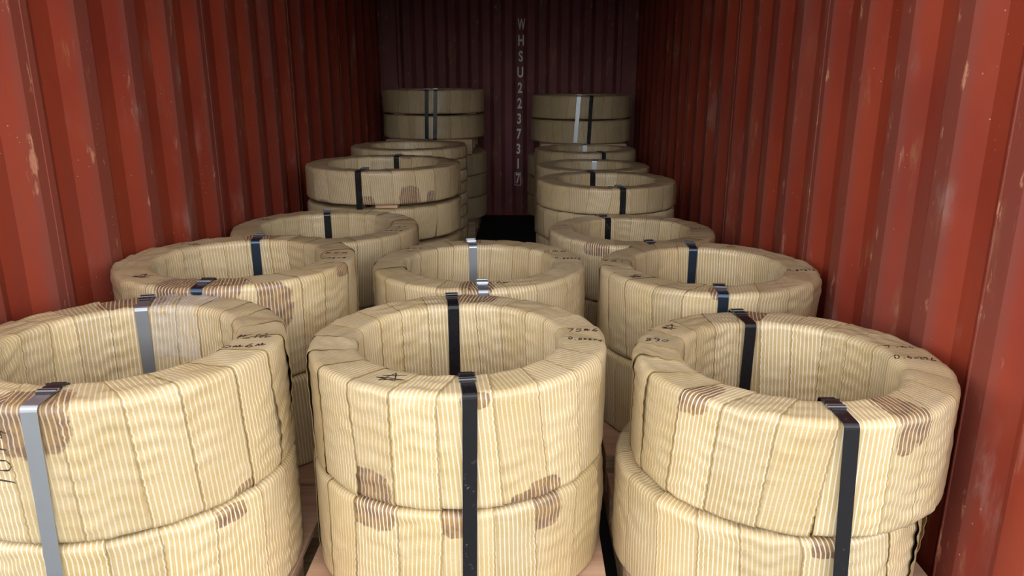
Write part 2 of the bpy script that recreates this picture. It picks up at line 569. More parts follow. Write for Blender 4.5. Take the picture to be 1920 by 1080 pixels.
def make_coil(name, loc, D, h, nb, res, seed, wrink=1.0, ri=None, stains=(), loose=0.16, rot=0.0, press=(), flaps=()):
    rs = np.random.RandomState(seed)
    ro = D / 2 - 0.006
    if ri is None: ri = ro - 0.109
    root = empty(name, loc)
    root.rotation_euler = (0, 0, rot)
    # steel inside
    P, _ = profile(ri + 0.003, ro - 0.003, h - 0.003, 0.06)
    na = 40
    vs, fs = [], []
    m = len(P) - 1
    for i in range(na):
        a = 2 * math.pi * i / na
        for j in range(m): vs.append((P[j, 0] * math.cos(a), P[j, 0] * math.sin(a), P[j, 1] + 0.0015))
    for i in range(na):
        for j in range(m):
            fs.append((i * m + j, ((i + 1) % na) * m + j, ((i + 1) % na) * m + (j + 1) % m, i * m + (j + 1) % m))
    link_mesh('under_layer', mesh_from('under_layer', vs, fs, M['core'], True), root)
    # tape turns
    step, ns = {3: (0.0060, 12), 2: (0.0105, 8), 1: (0.02, 5), 0: (0.04, 4)}[res]
    P, arc = profile(ri, ro, h, step)
    nv = len(P)
    r, z, nr, nz = P[:, 0], P[:, 1], P[:, 2], P[:, 3]
    w = 2 * math.pi * ro / nb * 1.25
    s = np.linspace(0, 1, ns)
    Larc = arc[-1]
    # location along the profile: where the top face and outside face lie
    t_in1 = h - RC
    t_top1 = t_in1 + RC * math.pi / 2 + (ro - ri - 2 * RC) + RC * math.pi / 2
    t_out1 = t_top1 + h - 2 * RC
    sl_in, sl_top, sl_out = rs.uniform(-.05, .05), rs.uniform(-.10, .10), rs.uniform(-.05, .05)
    ph = rs.uniform(0, 6.28, 12)
    lam = rs.uniform(0.034, 0.048)
    out = []
    flip = 1 if rs.rand() < 0.5 else -1
    for i in range(nb):
        thc = 2 * math.pi * (i + 0.10 * rs.uniform(-1, 1)) / nb
        a_in, a_top, a_out = sl_in + rs.uniform(-.04, .04), sl_top + rs.uniform(-.05, .05), sl_out + rs.uniform(-.038, .038)
        knots = [0, t_in1, t_top1, t_out1, Larc]
        vals = [-a_top / 2 - a_in, -a_top / 2, a_top / 2, a_top / 2 + a_out, -a_top / 2 - a_in]
        slant = np.interp(arc, knots, vals)
        S, Th = np.meshgrid(s, arc, indexing='ij')
        theta = thc + flip * (S - 0.5) * (w / r)[None, :] + slant[None, :]
        # wrinkle field shared by the whole coil, phase jumping a little from tape to tape
        j = rs.uniform(-0.15, 0.15)
        mask = np.clip(0.45 + 0.9 * np.sin(3 * theta + ph[0]) * np.sin(2 * theta + ph[1] + Th * 9), 0, 1)
        W = 0.00125 * np.sin(2 * math.pi * Th / lam + 1.6 * np.sin(theta * 11 + ph[2]) + 1.2 * np.sin(theta * 27 + ph[9]) + j) * mask
        W += 0.0008 * np.sin(Th * 95 + 4 * np.sin(theta * 9 + ph[3]) + ph[4]) * np.clip(np.sin(theta * 4 + Th * 21 + ph[5]), 0, 1)
        W += 0.0012 * np.sin(theta * 3 + ph[6]) * np.sin(Th * 11 + ph[7]) + 0.0007 * np.sin(theta * 17 + Th * 30 + ph[8])
        edge_amt = rs.uniform(0.7, 1.3)
        d = 0.0010 + (0.0036 if res > 2 else 0.0042) * S * edge_amt ** 0.3 + wrink * W
        if rs.rand() < 0.55:      # a fold running slantwise across the outside
            q0, q1 = rs.uniform(t_top1, t_out1), rs.uniform(-0.10, 0.10)
            d = d + 0.0018 * wrink * np.exp(-((Th - q0 - q1 * (S - .5) * 2) / 0.006) ** 2) * np.sin(math.pi * S) ** 2 * S
        if rs.rand() < loose:     # loose edge that stands off at a rim
            q0 = rs.choice([t_top1 - 0.05, t_top1 - 0.02, t_in1 + 0.03, (t_top1 + t_out1) / 2])
            d = d + rs.uniform(0.0015, 0.0035) * S ** 3 * np.exp(-((Th - q0) / rs.uniform(0.02, 0.06)) ** 2)
        if res > 1:               # short gaping slits on the top face
            for _q in range(rs.randint(0, 3)):
                q0 = rs.uniform(t_in1 + 0.02, t_top1 - 0.02)
                d = d + 0.5 * rs.uniform(0.001, 0.0022) * S ** 2 * np.exp(-((Th - q0) / rs.uniform(0.025, 0.040)) ** 2)
        # ragged edge
        theta = theta + flip * (S ** 6) * (0.0009 * np.sin(Th * 330 + j) + 0.0007 * rs.uniform(-1, 1, nv)[None, :]) / r[None, :]
        for pa_ in press:
            dp = np.abs((theta + rot - R(pa_) + math.pi) % (2 * math.pi) - math.pi) * r[None, :]
            k_ = np.clip((0.030 - dp) / 0.010, 0, 1)
            d = d * (1 - k_) + k_ * (0.0008 + 0.0030 * S)
        d = np.maximum(d, 0.0006 + 0.0024 * S)
        # lip giving the tape its thickness
        theta = np.vstack([theta, theta[-1:], theta[-1:]])
        d = np.vstack([d, d[-1:], np.maximum(d[-1:] - 0.0011, 0.0004)])
        S2 = np.vstack([S, S[-1:], S[-1:]])
        nsx = ns + 2
        d = np.where(nz[None, :] > 0.3, np.where(d > 0.0052, 0.0052 + (d - 0.0052) * 0.42, d), d)
        d = np.where((nr[None, :] > 0.3) & (res > 2), np.where(d > 0.0052, 0.0052 + (d - 0.0052) * 0.55, d), d)
        for (fth, fq, famp, fw) in flaps:
            if abs((thc - R(fth) + math.pi) % (2 * math.pi) - math.pi) < math.pi / nb:
                q0 = sarc(fq, h, ri, ro, t_in1, t_top1)
                sv = np.concatenate([s, [1.0, 1.0]])[:, None]
                d = d + famp * sv ** 2 * np.exp(-((arc[None, :] - q0) / fw) ** 2)
        RR = r[None, :] + nr[None, :] * d
        ZZ = z[None, :] + nz[None, :] * d
        ZZ = np.maximum(ZZ, 0.0)
        co = np.stack([RR * np.cos(theta), RR * np.sin(theta), ZZ], -1).reshape(-1, 3)
        me = bpy.data.meshes.new('wrap_turn')
        me.vertices.add(len(co))
        me.vertices.foreach_set('co', co.astype(np.float32).ravel())
        idx = np.arange(nsx * nv).reshape(nsx, nv)
        q = np.stack([idx[:-1, :-1], idx[1:, :-1], idx[1:, 1:], idx[:-1, 1:]], -1)
        q = np.delete(q, ns - 1, axis=0).reshape(-1, 4)
        if flip > 0: q = q[:, ::-1]
        me.loops.add(q.size)
        me.loops.foreach_set('vertex_index', q.ravel().astype(np.int32))
        me.polygons.add(len(q))
        me.polygons.foreach_set('loop_start', np.arange(0, q.size, 4, dtype=np.int32))
        me.polygons.foreach_set('loop_total', np.full(len(q), 4, dtype=np.int32))
        me.polygons.foreach_set('use_smooth', np.ones(len(q), dtype=bool))
        uvl = me.uv_layers.new(name='UVMap')
        UU = ((1 - S2) * w).ravel()
        VV = np.broadcast_to(arc[None, :], (nsx, nv)).ravel() + i * 1.7
        uvd = np.stack([UU[q.ravel()], VV[q.ravel()]], -1)
        uvl.data.foreach_set('uv', uvd.astype(np.float32).ravel())
        # oil stains
        stv = np.zeros((nsx, nv))
        for (sth, st_, hw_, hl_, solo) in stains:
            sth = R(sth) - rot
            tt = sarc(st_, h, ri, ro, t_in1, t_top1)
            dth = (theta - sth + math.pi) % (2 * math.pi) - math.pi
            cmid = (thc + np.interp(tt, arc, slant) - sth + math.pi) % (2 * math.pi) - math.pi
            if solo and abs(cmid) > math.pi / nb * 1.02: continue
            e = (np.abs(dth * r[None, :] / hw_) ** 3 + np.abs((Th_ext(arc, nsx) - tt) / hl_) ** 3) ** (1 / 3)
            stv = np.maximum(stv, np.clip(1.5 - e, 0, 1))
        at = me.attributes.new('stain', 'FLOAT', 'POINT')
        at.data.foreach_set('value', stv.astype(np.float32).ravel())
        me.materials.append(M['wrap'])
        me.update()
        out.append(link_mesh('wrap_turn', me, root))
    root['_'] = 0
    del root['_']
    return root, out


def Th_ext(arc, n):
    return np.broadcast_to(arc[None, :], (n, len(arc)))


def sarc(spec, h, ri, ro, t_in1, t_top1):
    """('o', z) on the outside at height z, ('t', f) on the top face at fraction f from inner to outer rim, ('i', z) inside"""
    k, v = spec
    if k == 'o': return t_top1 + (h - RC - v)
    if k == 't': return t_in1 + v * (t_top1 - t_in1)
    return v


def copy_tree(o, parent=None):
    c = o.copy()
    COL.objects.link(c)
    c.parent = parent
    for ch in list(o.children): copy_tree(ch, c)
    return c


# ------------------------------------------------------------------ handwriting in marker pen
G = {
    '0': [[(.5, .95), (.15, .7), (.15, .3), (.5, .05), (.85, .3), (.85, .7), (.5, .95)]],
    '1': [[(.55, 1), (.45, 0)]],
    '2': [[(.1, .8), (.45, 1), (.8, .75), (.5, .35), (.1, .02), (.9, .1)]],
    '4': [[(.6, 1), (.1, .35), (.9, .4)], [(.65, .7), (.55, 0)]],
    '5': [[(.9, 1), (.3, .95), (.2, .55), (.7, .55), (.8, .2), (.4, 0), (.05, .1)]],
    '6': [[(.75, 1), (.3, .6), (.15, .2), (.5, 0), (.85, .2), (.6, .45), (.25, .3)]],
    '7': [[(.05, .95), (.9, .98), (.55, .5), (.3, 0)]],
    '8': [[(.8, .85), (.45, 1), (.2, .8), (.5, .5), (.8, .2), (.45, 0), (.15, .15), (.45, .5), (.8, .85)]],
    '9': [[(.8, .85), (.4, 1), (.15, .7), (.5, .5), (.85, .8), (.6, .3), (.35, 0)]],
    'x': [[(.15, .6), (.85, .05)], [(.85, .65), (.1, .0)]],
    '.': [[(.35, .05), (.5, .1), (.6, .0)]],
    '#': [[(.1, .65), (.95, .72)], [(.3, .95), (.2, .0)], [(.55, .9), (.5, .1), (.9, .15)], [(.1, .3), (.7, .45)]],
    '@': [[(.1, .3), (.9, .35), (.25, .0), (.5, .95), (.7, .05), (.1, .3)], [(.2, .6), (.85, .8)]],   # star scrawl
    '~': [[(.0, .2), (.3, .8), (.35, .2), (.7, .9), (.6, .2), (1, .5)]],
    ' ': [],
}


def write(root, turns, text, theta, rad, size, aspect=0.8, side=None, rot=0.0, pen=0.0016):
    """strokes laid on the tape surface; read along +x of the container (or up the side when side=True)"""
    bv, bf = [], []
    for o in turns:
        me = o.data
        a = np.empty(len(me.vertices) * 3, dtype=np.float32)
        me.vertices.foreach_get('co', a)
        a = a.reshape(-1, 3)
        b = len(bv)
        ang = np.arctan2(a[:, 1], a[:, 0]) + root.rotation_euler[2]
        dd = (ang - theta + math.pi) % (2 * math.pi) - math.pi
        if np.abs(dd).min() > 0.30: continue
        bv.extend(map(tuple, a))
        bf.extend([tuple(b + v for v in p.vertices) for p in me.polygons])
    tree = BVHTree.FromPolygons(bv, bf)
    rz = root.rotation_euler[2]
    c, s_ = math.cos(-rz), math.sin(-rz)
    vs, fs = [], []
    wch = size * aspect
    total = wch * 1.12 * len(text)
    for i, ch in enumerate(text):
        for st in G[ch]:
            # resample
            dense = []
            for a, b in zip(st[:-1], st[1:]):
                for k in range(5): dense.append((a[0] + (b[0] - a[0]) * k / 5, a[1] + (b[1] - a[1]) * k / 5))
            dense.append(st[-1])
            world = []
            for (gx, gy) in dense:
                X = -total / 2 + i * wch * 1.12 + gx * wch
                Y = (gy - 0.5) * size
                if side is None:
                    cr_, sr = math.cos(rot), math.sin(rot)
                    px = rad * math.cos(theta) + X * cr_ - Y * sr
                    py = rad * math.sin(theta) + X * sr + Y * cr_
                    lx, ly = px * c - py * s_, px * s_ + py * c
                    hit = tree.ray_cast(Vector((lx, ly, 1.0)), Vector((0, 0, -1)))
                else:
                    th = theta - Y / rad
                    th -= rz
                    hit = tree.ray_cast(Vector((math.cos(th), math.sin(th), side + X)), Vector((-math.cos(th), -math.sin(th), 0)))
                if hit[0] is None: world.append(None); continue
                world.append((hit[0], hit[1] if hit[1].dot(Vector((0, 0, 1)) if side is None else hit[0] * Vector((1, 1, 0))) > 0 else -hit[1]))
            run = []
            for p in world + [None]:
                if p is not None: run.append(p); continue
                if len(run) > 1:
                    b0 = len(vs)
                    for k, (q, nrm) in enumerate(run):
                        t = (run[min(k + 1, len(run) - 1)][0] - run[max(k - 1, 0)][0])
                        t.normalize()
                        sd = t.cross(nrm).normalized()
                        pw = pen * (0.75 + 0.35 * math.sin(k * 0.9))
                        vs.extend([q + sd * pw + nrm * 0.0007, q - sd * pw + nrm * 0.0007, q + sd * pw - nrm * 0.0004, q - sd * pw - nrm * 0.0004])
                    for k in range(len(run) - 1):
                        e = b0 + 4 * k
                        fs.extend([(e, e + 1, e + 5, e + 4), (e, e + 4, e + 6, e + 2), (e + 1, e + 3, e + 7, e + 5)])
                run = []
    if vs:
        link_mesh('handwritten_mark', mesh_from('handwritten_mark', vs, fs, M['ink']), root)


# ------------------------------------------------------------------ packing straps
def strap(name, cx, cy, D, z0, z1, th_top, th_bot, mat, seal_mat, label, ri, seal_r=None, width=0.0155, ring=0.109, off=0.0080, group=None, th_in=None):
    """steel band in the radial plane at angle th: up inside the hole, over the top, down the outside, back underneath"""
    ro = D / 2 - 0.006 + off
    rin = ri - off
    zt, zb = z1 - 0.0035, z0 + 0.0015
    c = 0.011
    path = []
    def arcp(cr, cz, a0, a1):
        for i in range(5):
            a = a0 + (a1 - a0) * i / 4
            path.append((cr + c * math.cos(a), cz + c * math.sin(a)))
    pi = math.pi
    def lin(a, b, n):
        for i in range(1, n): path.append((a[0] + (b[0] - a[0]) * i / n, a[1] + (b[1] - a[1]) * i / n))
    arcp(rin + c, zt - c, pi, pi / 2)
    arcp(ro - c, zt - c, pi / 2, 0)
    lin((ro, zt - c), (ro, zb + c), 8)
    arcp(ro - c, zb + c, 0, -pi / 2)
    arcp(rin + c, zb + c, -pi / 2, -pi)
    lin((rin, zb + c), (rin, zt - c), 8)
    n = len(path)
    P = np.array(path)
    T = np.roll(P, -1, 0) - np.roll(P, 1, 0)
    T /= np.hypot(T[:, 0], T[:, 1])[:, None]
    NR = np.stack([-T[:, 1], T[:, 0]], -1)
    vs, fs = [], []
    for k in range(n):
        rr, zz = P[k]
        f = (zz - z0) / (z1 - z0)
        th = th_bot + (th_top - th_bot) * f
        if rr < (ri + ro) / 2 and th_in is not None: th = th_in
        for (o_, w_) in ((0.0005, -1), (0.0005, 1), (-0.0005, 1), (-0.0005, -1)):
            r2, z2 = rr + NR[k, 0] * o_, zz + NR[k, 1] * o_
            vs.append((r2 * math.cos(th) - w_ * width * math.sin(th), r2 * math.sin(th) + w_ * width * math.cos(th), z2 - z0))
    for k in range(n):
        a, b = 4 * k, 4 * ((k + 1) % n)
        for q in range(4): fs.append((a + q, a + (q + 1) % 4, b + (q + 1) % 4, b + q))
    me = mesh_from(name, vs, fs, mat)
    bm = bmesh.new(); bm.from_mesh(me); bmesh.ops.recalc_face_normals(bm, faces=bm.faces); bm.to_mesh(me); bm.free()
    o = link_mesh(name, me, None, (cx, cy, z0))
    tag(o, label, 'strap', group)
    if seal_r is not None:
        # crimped seal: notched sleeve over the doubled band with a bar and a short tail
        w2, l2, hgt = width + 0.0028, 0.021, 0.0032
        outl = []
        for sgn in (1, -1):
            pts = [(-l2, w2), (-l2 * 0.70, w2), (-l2 * 0.60, w2 - .004), (-l2 * .45, w2 - .004), (-l2 * .35, w2), (-l2 * .02, w2), (l2 * .08, w2 - .004), (l2 * .24, w2 - .004), (l2 * .34, w2), (l2, w2)]
            outl += [(a, b * sgn) for a, b in (pts if sgn > 0 else pts[::-1])]
        m_ = len(outl)
        vs = [(a, b, 0) for a, b in outl] + [(a * .97, b * .95, hgt) for a, b in outl]
        fs = [tuple(range(m_))[::-1], tuple(range(m_, 2 * m_))] + [(i, (i + 1) % m_, m_ + (i + 1) % m_, m_ + i) for i in range(m_)]
        for (a0, a1, h1) in ((l2 * .55, l2 * .72, hgt + .002), (-l2 * .95, -l2 * .8, hgt + .0015)):
            add_box(vs, fs, a0, a1, -w2, w2, 0.001, h1)
        add_box(vs, fs, -l2 * 1.5, l2 * 1.35, -width * 0.92, width * 0.92, 0.0, 0.0016)
        so = link_mesh('strap_seal', mesh_from('strap_seal', vs, fs, seal_mat), o)
        bvs, bfs = [], []
        add_box(bvs, bfs, l2 * .74, l2 * .86, -w2 * 1.02, w2 * 1.02, 0.0005, hgt + .0022)
        add_box(bvs, bfs, l2 * .20, l2 * .28, -w2 * .98, w2 * .98, 0.0005, hgt + .0010)
        add_box(bvs, bfs, l2 * .30, l2 * .70, w2 * .90, w2 * 1.05, 0.0005, hgt + .0006)
        add_box(bvs, bfs, l2 * .30, l2 * .70, -w2 * 1.05, -w2 * .90, 0.0005, hgt + .0006)
        link_mesh('crimp_bar', mesh_from('crimp_bar', bvs, bfs, M['sealz']), so)
        tt = th_top if th_in is None else (th_top + th_in) / 2
        so.location = (seal_r * math.cos(tt), seal_r * math.sin(tt), zt - z0 + 0.0004)
        so.rotation_euler = (0, 0, tt)
    return o


# ------------------------------------------------------------------ pallets
def pallet(cx, cy, z0, sx, sy, h, label):
    root = empty('wooden_pallet', (cx, cy, z0))
    tag(root, label, 'pallet', None)
    tb = 0.016
    link_mesh('plywood_top', box_mesh('plywood_top', sx, sy, tb, M['ply'], 0.0015, (0, 0, h - tb / 2)), root)
    st = box_mesh('stringer_board', sx, 0.09, 0.018, M['pine'], 0.0015)
    bk = box_mesh('block', 0.09, 0.09, h - tb - 0.036, M['pine'], 0.002)
    bb = box_mesh('bottom_board', 0.09, sy, 0.018, M['pine'], 0.0015)
    for yy in (-1, 0, 1):
        link_mesh('stringer_board', st, root, (0, yy * (sy / 2 - 0.046), h - tb - 0.009))
        for xx in (-1, 0, 1):
            link_mesh('block', bk, root, (xx * (sx / 2 - 0.046), yy * (sy / 2 - 0.046), 0.018 + (h - tb - 0.036) / 2))
    for xx in (-1, 0, 1):
        link_mesh('bottom_board', bb, root, (xx * (sx / 2 - 0.046), 0, 0.009))
    return root


# ------------------------------------------------------------------ the load
PH = 0.135
G276 = 'wide wrapped coils in the three front rows'


def layer_name(k, n):
    if n == 2: return ('lower', 'upper')[k]
    names = {0: 'bottom', n - 1: 'top'}
    if k in names: return names[k]
    from_top = n - 1 - k
    return {1: 'second from top', 2: 'third from top', 3: 'fourth from top', 4: 'fifth from top', 5: 'sixth from top', 6: 'seventh from top', 7: 'eighth from top', 8: 'ninth from top'}[from_top]


# front and second rows: two wide coils on a pallet, each coil shaped on its own
# key: x, y, top z, diameter, phrase, stains per coil
T = {}
front = [
    ('FC', -0.012, 1.787, 0.691, 0.741, 'nearest middle stack', 3, (
        [(-119, ('o', 0.03), 0.065, 0.060, 1), (-55, ('o', 0.015), 0.05, 0.045, 1), (-80, ('t', 0.9), 0.032, 0.018, 0), (88, ('t', 0.6), 0.075, 0.055, 0), (-62, ('o', .02), .04, .02, 0)],
        [(-119, ('o', 0.265), 0.075, 0.045, 1), (-86, ('o', 0.265), 0.035, 0.04, 1), (-55, ('o', 0.255), 0.055, 0.05, 1)])),
    ('FR', 0.786, 1.715, 0.669, 0.735, 'nearest right stack by the red wall', 3, (
        [(-142, ('t', 0.65), 0.055, 0.06, 1), (-66, ('t', 0.6), 0.040, 0.085, 0), (84, ('t', 0.5), 0.075, 0.05, 1), (-70, ('o', .22), .02, .03, 0)],
        [(-84, ('o', 0.26), 0.045, 0.03, 1)])),
    ('FL', -0.780, 1.623, 0.734, 0.743, 'nearest left stack cut by the photo edge', 3, (
        [(-89, ('o', 0.285), 0.085, 0.085, 0), (112, ('t', 0.5), 0.085, 0.06, 0), (-25, ('o', 0.01), .05, .03, 1)],
        [(-35, ('o', 0.28), .05, .02, 1)])),
    ('2L', -0.781, 2.384, 0.745, 0.754, 'second-row left stack', 3, (
        [(-88, ('t', 0.6), 0.13, 0.075, 0), (95, ('t', 0.5), 0.06, 0.05, 0), (-58, ('o', 0.24), 0.07, 0.075, 1), (-12, ('t', .9), .05, .02, 1)],
        [])),
    ('2C', -0.008, 2.593, 0.684, 0.751, 'second-row middle stack', 3, (
        [(-88, ('t', 0.5), 0.055, 0.06, 0), (98, ('t', .5), .04, .03, 0)], [])),
    ('2R', 0.785, 2.564, 0.683, 0.747, 'second-row right stack', 3, (
        [(-97, ('t', 0.6), 0.03, 0.04, 0)], [])),
]
PR = {'FC': (-81.5, -82.5, 98.3), 'FR': (-90, -88, -86, 94.5), 'FL': (-86, -88, 106), '2L': (-87.3, 98), '2C': (-84.7, 99), '2R': (-95, 88),
      '3L': (104, -95), '3R': (108, -82), '4L': (-97, 86), '4R': (-82.5, 101), '5R': (82,), '6L': (-103, 86), '6R': (-74, 86), '8L': (-91, -82), '8R': (-98, -84)}
FLAPS = {('2L', 1): [(-165, ('o', .26), .008, .05), (-148, ('t', .8), .006, .05), (178, ('t', .6), .005, .05)],
         ('2R', 1): [(-28, ('o', .25), .008, .06), (-44, ('o', .24), .005, .05), (-60, ('t', .5), .004, .05), (-8, ('o', .22), .007, .07)],
         ('FR', 1): [(-172, ('o', .2), .006, .07), (168, ('t', .7), .005, .05)],
         ('FC', 1): [(-165, ('o', .2), .005, .08), (-140, ('o', .03), .007, .04), (-40, ('o', .25), .005, .04)],
         ('FC', 0): [(-30, ('o', .18), .009, .09), (-12, ('o', .15), .008, .08)],
         ('FL', 1): [(-5, ('o', .12), .010, .06), (12, ('o', .2), .008, .07)],
         ('FR', 0): [(-35, ('o', .2), .008, .09), (-18, ('o', .2), .010, .09)]}
COILS = {}
for si, (key, x, y, top, D, ph, res, stn) in enumerate(front):
    h = (top - PH - 0.004) / 2
    pallet(x if key != 'FR' else x - 0.01, y, 0, 0.735, 0.74, PH, 'wooden pallet with plywood top under the ' + ph)
    for k in (0, 1):
        dx = 0.0
        dia = D
        if k == 0 and key == 'FR': dx = -0.038; dia = D - 0.004
        if k == 0 and key == 'FC': dia = D + 0.002; dx = -0.004
        z = PH + 0.0035 + k * (h + 0.0005)
        ro = dia / 2
        c, turns = make_coil('wrapped_steel_coil', (x + dx, y, z), dia, h - 0.009, 21, 3 if k == 1 or key[0] == 'F' else 2, 11 * si + k + 3, wrink=(1.5 if key in ('FL', 'FR') else 1.2), stains=stn[1 - k], loose=0.4 if key in ('2L', '2R', 'FR', 'FL') else 0.25, press=PR[key], flaps=FLAPS.get((key, k), ()))
        lab = {('FC', 1): 'upper tan striped coil of the nearest middle stack, black strap over its front',
               ('FC', 0): 'lower tan striped coil of the nearest middle stack with dark oil stains at its rim',
               ('FR', 1): 'upper tan striped coil of the nearest right stack, marked 890 in pen',
               ('FR', 0): 'lower tan striped coil of the nearest right stack, sticking out to the left',
               ('FL', 1): 'upper tan striped coil at the left photo edge with silver straps and clear film',
               ('FL', 0): 'lower tan striped coil at the left photo edge under the silver strap',
               ('2L', 1): 'upper striped coil of the second-row left stack, black sky-tinted straps beside the left wall',
               ('2L', 0): 'lower striped coil of the second-row left stack',
               ('2C', 1): 'upper striped coil of the second-row middle stack with silvery seals',
               ('2C', 0): 'lower striped coil of the second-row middle stack',
               ('2R', 1): 'upper striped coil of the second-row right stack, marked 951 in pen',
               ('2R', 0): 'lower striped coil of the second-row right stack'}[(key, k)]
        tag(c, lab, 'coil', G276)
        COILS[(key, k)] = (c, turns, h)
    T[key] = (x, y, D, top)

ri0 = 0.741 / 2 - 0.006 - 0.109
def W(key, text, th, rad, size, **kw):
    c, turns, h = COILS[(key, 1)]
    write(c, turns, text, R(th), rad, size, **kw)

W('FC', '75#6', 7.5, 0.318, 0.019, aspect=0.95, rot=R(-3))
W('FC', '0.6x276', -5.0, 0.317, 0.021, aspect=0.52, rot=R(-8))
W('FC', '@', -112.7, 0.300, 0.048, aspect=1.7, rot=R(-15))
W('FR', '7.#6', 12.0, 0.305, 0.020, aspect=0.8, rot=R(-4))
W('FR', '0.6x276', -2.0, 0.300, 0.023, aspect=0.52, rot=R(-8))
W('FR', '890', 160.5, 0.312, 0.024, aspect=0.75, rot=R(-12))
W('FR', '@', 139.0, 0.318, 0.050, aspect=1.0, rot=R(-25))
W('FL', '#~', 5.0, 0.306, 0.026, aspect=1.5, rot=R(8))
W('FL', '0~6~', -7.0, 0.306, 0.024, aspect=0.9, rot=R(14))
W('FL', '1014', -97.0, 0.371, 0.040, aspect=0.75, side=0.19)
W('2L', '#5~', 14.0, 0.312, 0.024, aspect=1.0)
W('2L', '0~6x8', 0.5, 0.312, 0.020, aspect=0.75)
W('2L', '@', -129.0, 0.310, 0.045, aspect=1.6, rot=R(-10))
W('2L', '~', 140.0, 0.310, 0.045, aspect=1.4)
W('2C', '5#6', 30.0, 0.318, 0.030, aspect=0.9)
W('2C', '0.6x276', 9.0, 0.320, 0.020, aspect=0.6, rot=R(-4))
W('2C', '007', 143.0, 0.322, 0.026, aspect=0.8, rot=R(4))
W('2C', '~', -72.0, 0.300, 0.030, aspect=1.3)
W('2R', '951', 171.0, 0.318, 0.030, aspect=0.85, rot=R(-6))
W('2R', '@', -148.0, 0.312, 0.045, aspect=1.3)
W('2R', '0.6x276', -14.0, 0.312, 0.020, aspect=0.6, rot=R(-5))
W('2R', '~', 60.0, 0.318, 0.030, aspect=1.2)

# clear film taped over the far rim of the front left coil
c, turns, h = COILS[('FL', 1)]
hF = h - 0.009
ro = 0.743 / 2 - 0.006
P, arc = profile(ro - 0.109, ro, hF, 0.02)
sel = [j for j in range(len(P)) if 0.13 < arc[j] < hF + 0.135]
vs, fs = [], []
rf = random.Random(5)
for a_i in range(15):
    th = R(101.0 - 2.1 * a_i)
    for j in sel:
        lift = 0.0058 + 0.003 * math.sin(a_i * 1.9 + j * 0.8) + 0.002 * rf.random()
        vs.append(((P[j, 0] + P[j, 2] * lift) * math.cos(th), (P[j, 0] + P[j, 2] * lift) * math.sin(th), P[j, 1] + P[j, 3] * lift))
for a_i in range(14):
    for q in range(len(sel) - 1):
        e = a_i * len(sel) + q
        fs.append((e, e + 1, e + len(sel) + 1, e + len(sel)))
f_o = link_mesh('plastic_film', mesh_from('plastic_film', vs, fs, M['film'], False), c)
f_o['label'] = 'crumpled clear plastic film over the far rim'

# straps of the front rows: (stack, angle at top, angle at bottom, material, seal, seal radius, phrase)
for key, a0, a1, mt, sm, sr, lab in (
        ('FC', -81.5, -82.8, 'black', 'seal', 0.285, 'black strap down the front of the nearest middle stack'),
        ('FC', 98.3, 98.3, 'black', 'seal', 0.345, 'black strap on the far side of the nearest middle stack'),
        ('FR', -90.0, -86.0, 'black', 'seal', 0.285, 'black strap down the front of the nearest right stack'),
        ('FR', 94.5, 96.0, 'black', 'seal', 0.338, 'black strap on the far side of the nearest right stack'),
        ('FL', -86.0, -88.2, 'zinc', 'seal', 0.292, 'silver grey strap down the front of the nearest left stack'),
        ('FL', 106.0, 106.0, 'zinc', 'seal', 0.335, 'silver grey strap on the far side of the nearest left stack'),
        ('2L', -87.3, -87.3, 'sky_tinted', 'seal', 0.300, 'black sky-tinted strap on the near side of the second-row left stack'),
        ('2L', 98.0, 98.0, 'sky_tinted', 'seal', 0.338, 'black sky-tinted strap on the far side of the second-row left stack'),
        ('2C', -84.7, -84.7, 'zinc', 'sealz', 0.285, 'silver strap on the near side of the second-row middle stack'),
        ('2C', 99.0, 99.0, 'zinc', 'sealz', 0.340, 'silver strap on the far side of the second-row middle stack'),
        ('2R', -95.0, -95.0, 'sky_tinted', 'seal', 0.295, 'black sky-tinted strap on the near side of the second-row right stack'),
        ('2R', 88.0, 88.0, 'sky_tinted', 'seal', 0.335, 'black sky-tinted strap on the far side of the second-row right stack')):
    x, y, D, top = T[key]
    strap('steel_strap', x, y, D, PH, top, R(a0), R(a1), M[mt], M[sm], lab, D / 2 - 0.006 - 0.109, sr, group='straps on the front rows', off=0.0145 if key == 'FR' else 0.0066)

# rows further in: coils alike within a stack share their tape meshes
def stack(key, x, y, top, D, n, nb, res, ph, seed, z_base=0.0, ph_h=PH, heights=None, dxs=None, gap=0.0, ring=0.109, pal=True, grp=None, dias=None):
    hs = heights or [(top - z_base - ph_h - 0.003 - gap * (n - 1)) / n] * n
    if pal:
        pallet(x, y, z_base, D * 0.82, D * 0.90, ph_h, 'wooden pallet under the ' + ph)
    z = z_base + ph_h + 0.003
    protos = {}
    for k in range(n):
        h = hs[k]
        dia = dias[k] if dias else D
        dx = dxs[k] if dxs else 0.0
        sk = (round(h, 3), round(dia, 3), k % 2, k == n - 1)
        if sk in protos:
            src, _ = protos[sk]
            c = copy_tree(src)
        else:
            c, turns = make_coil('wrapped_steel_coil', (0, 0, 0), dia, h - 0.009, nb, res if k >= n - 2 else max(res - 1, 0), seed + k, ri=dia / 2 - 0.006 - ring,
                                 wrink=1.0, stains=STN.get((key, n - 1 - k), ()), press=PR.get(key, ()))
            protos[sk] = (c, turns)
        c.location = (x + dx, y, z)
        if sk in protos and protos[sk][0] is not c: c.rotation_euler = (0, 0, 1.3 * k)
        tag(c, '%s striped coil, %s' % (layer_name(k, n), ph), 'coil', grp or 'wrapped coils further inside')
        COILS[(key, n - 1 - k)] = (c, None, h)
        if k == n - 1 and (round(h, 3), round(dia, 3), k % 2, True) in protos: COILS[(key, 'top')] = (c, protos[sk][1], h)
        z += h + gap
    T[key] = (x, y, D, top)


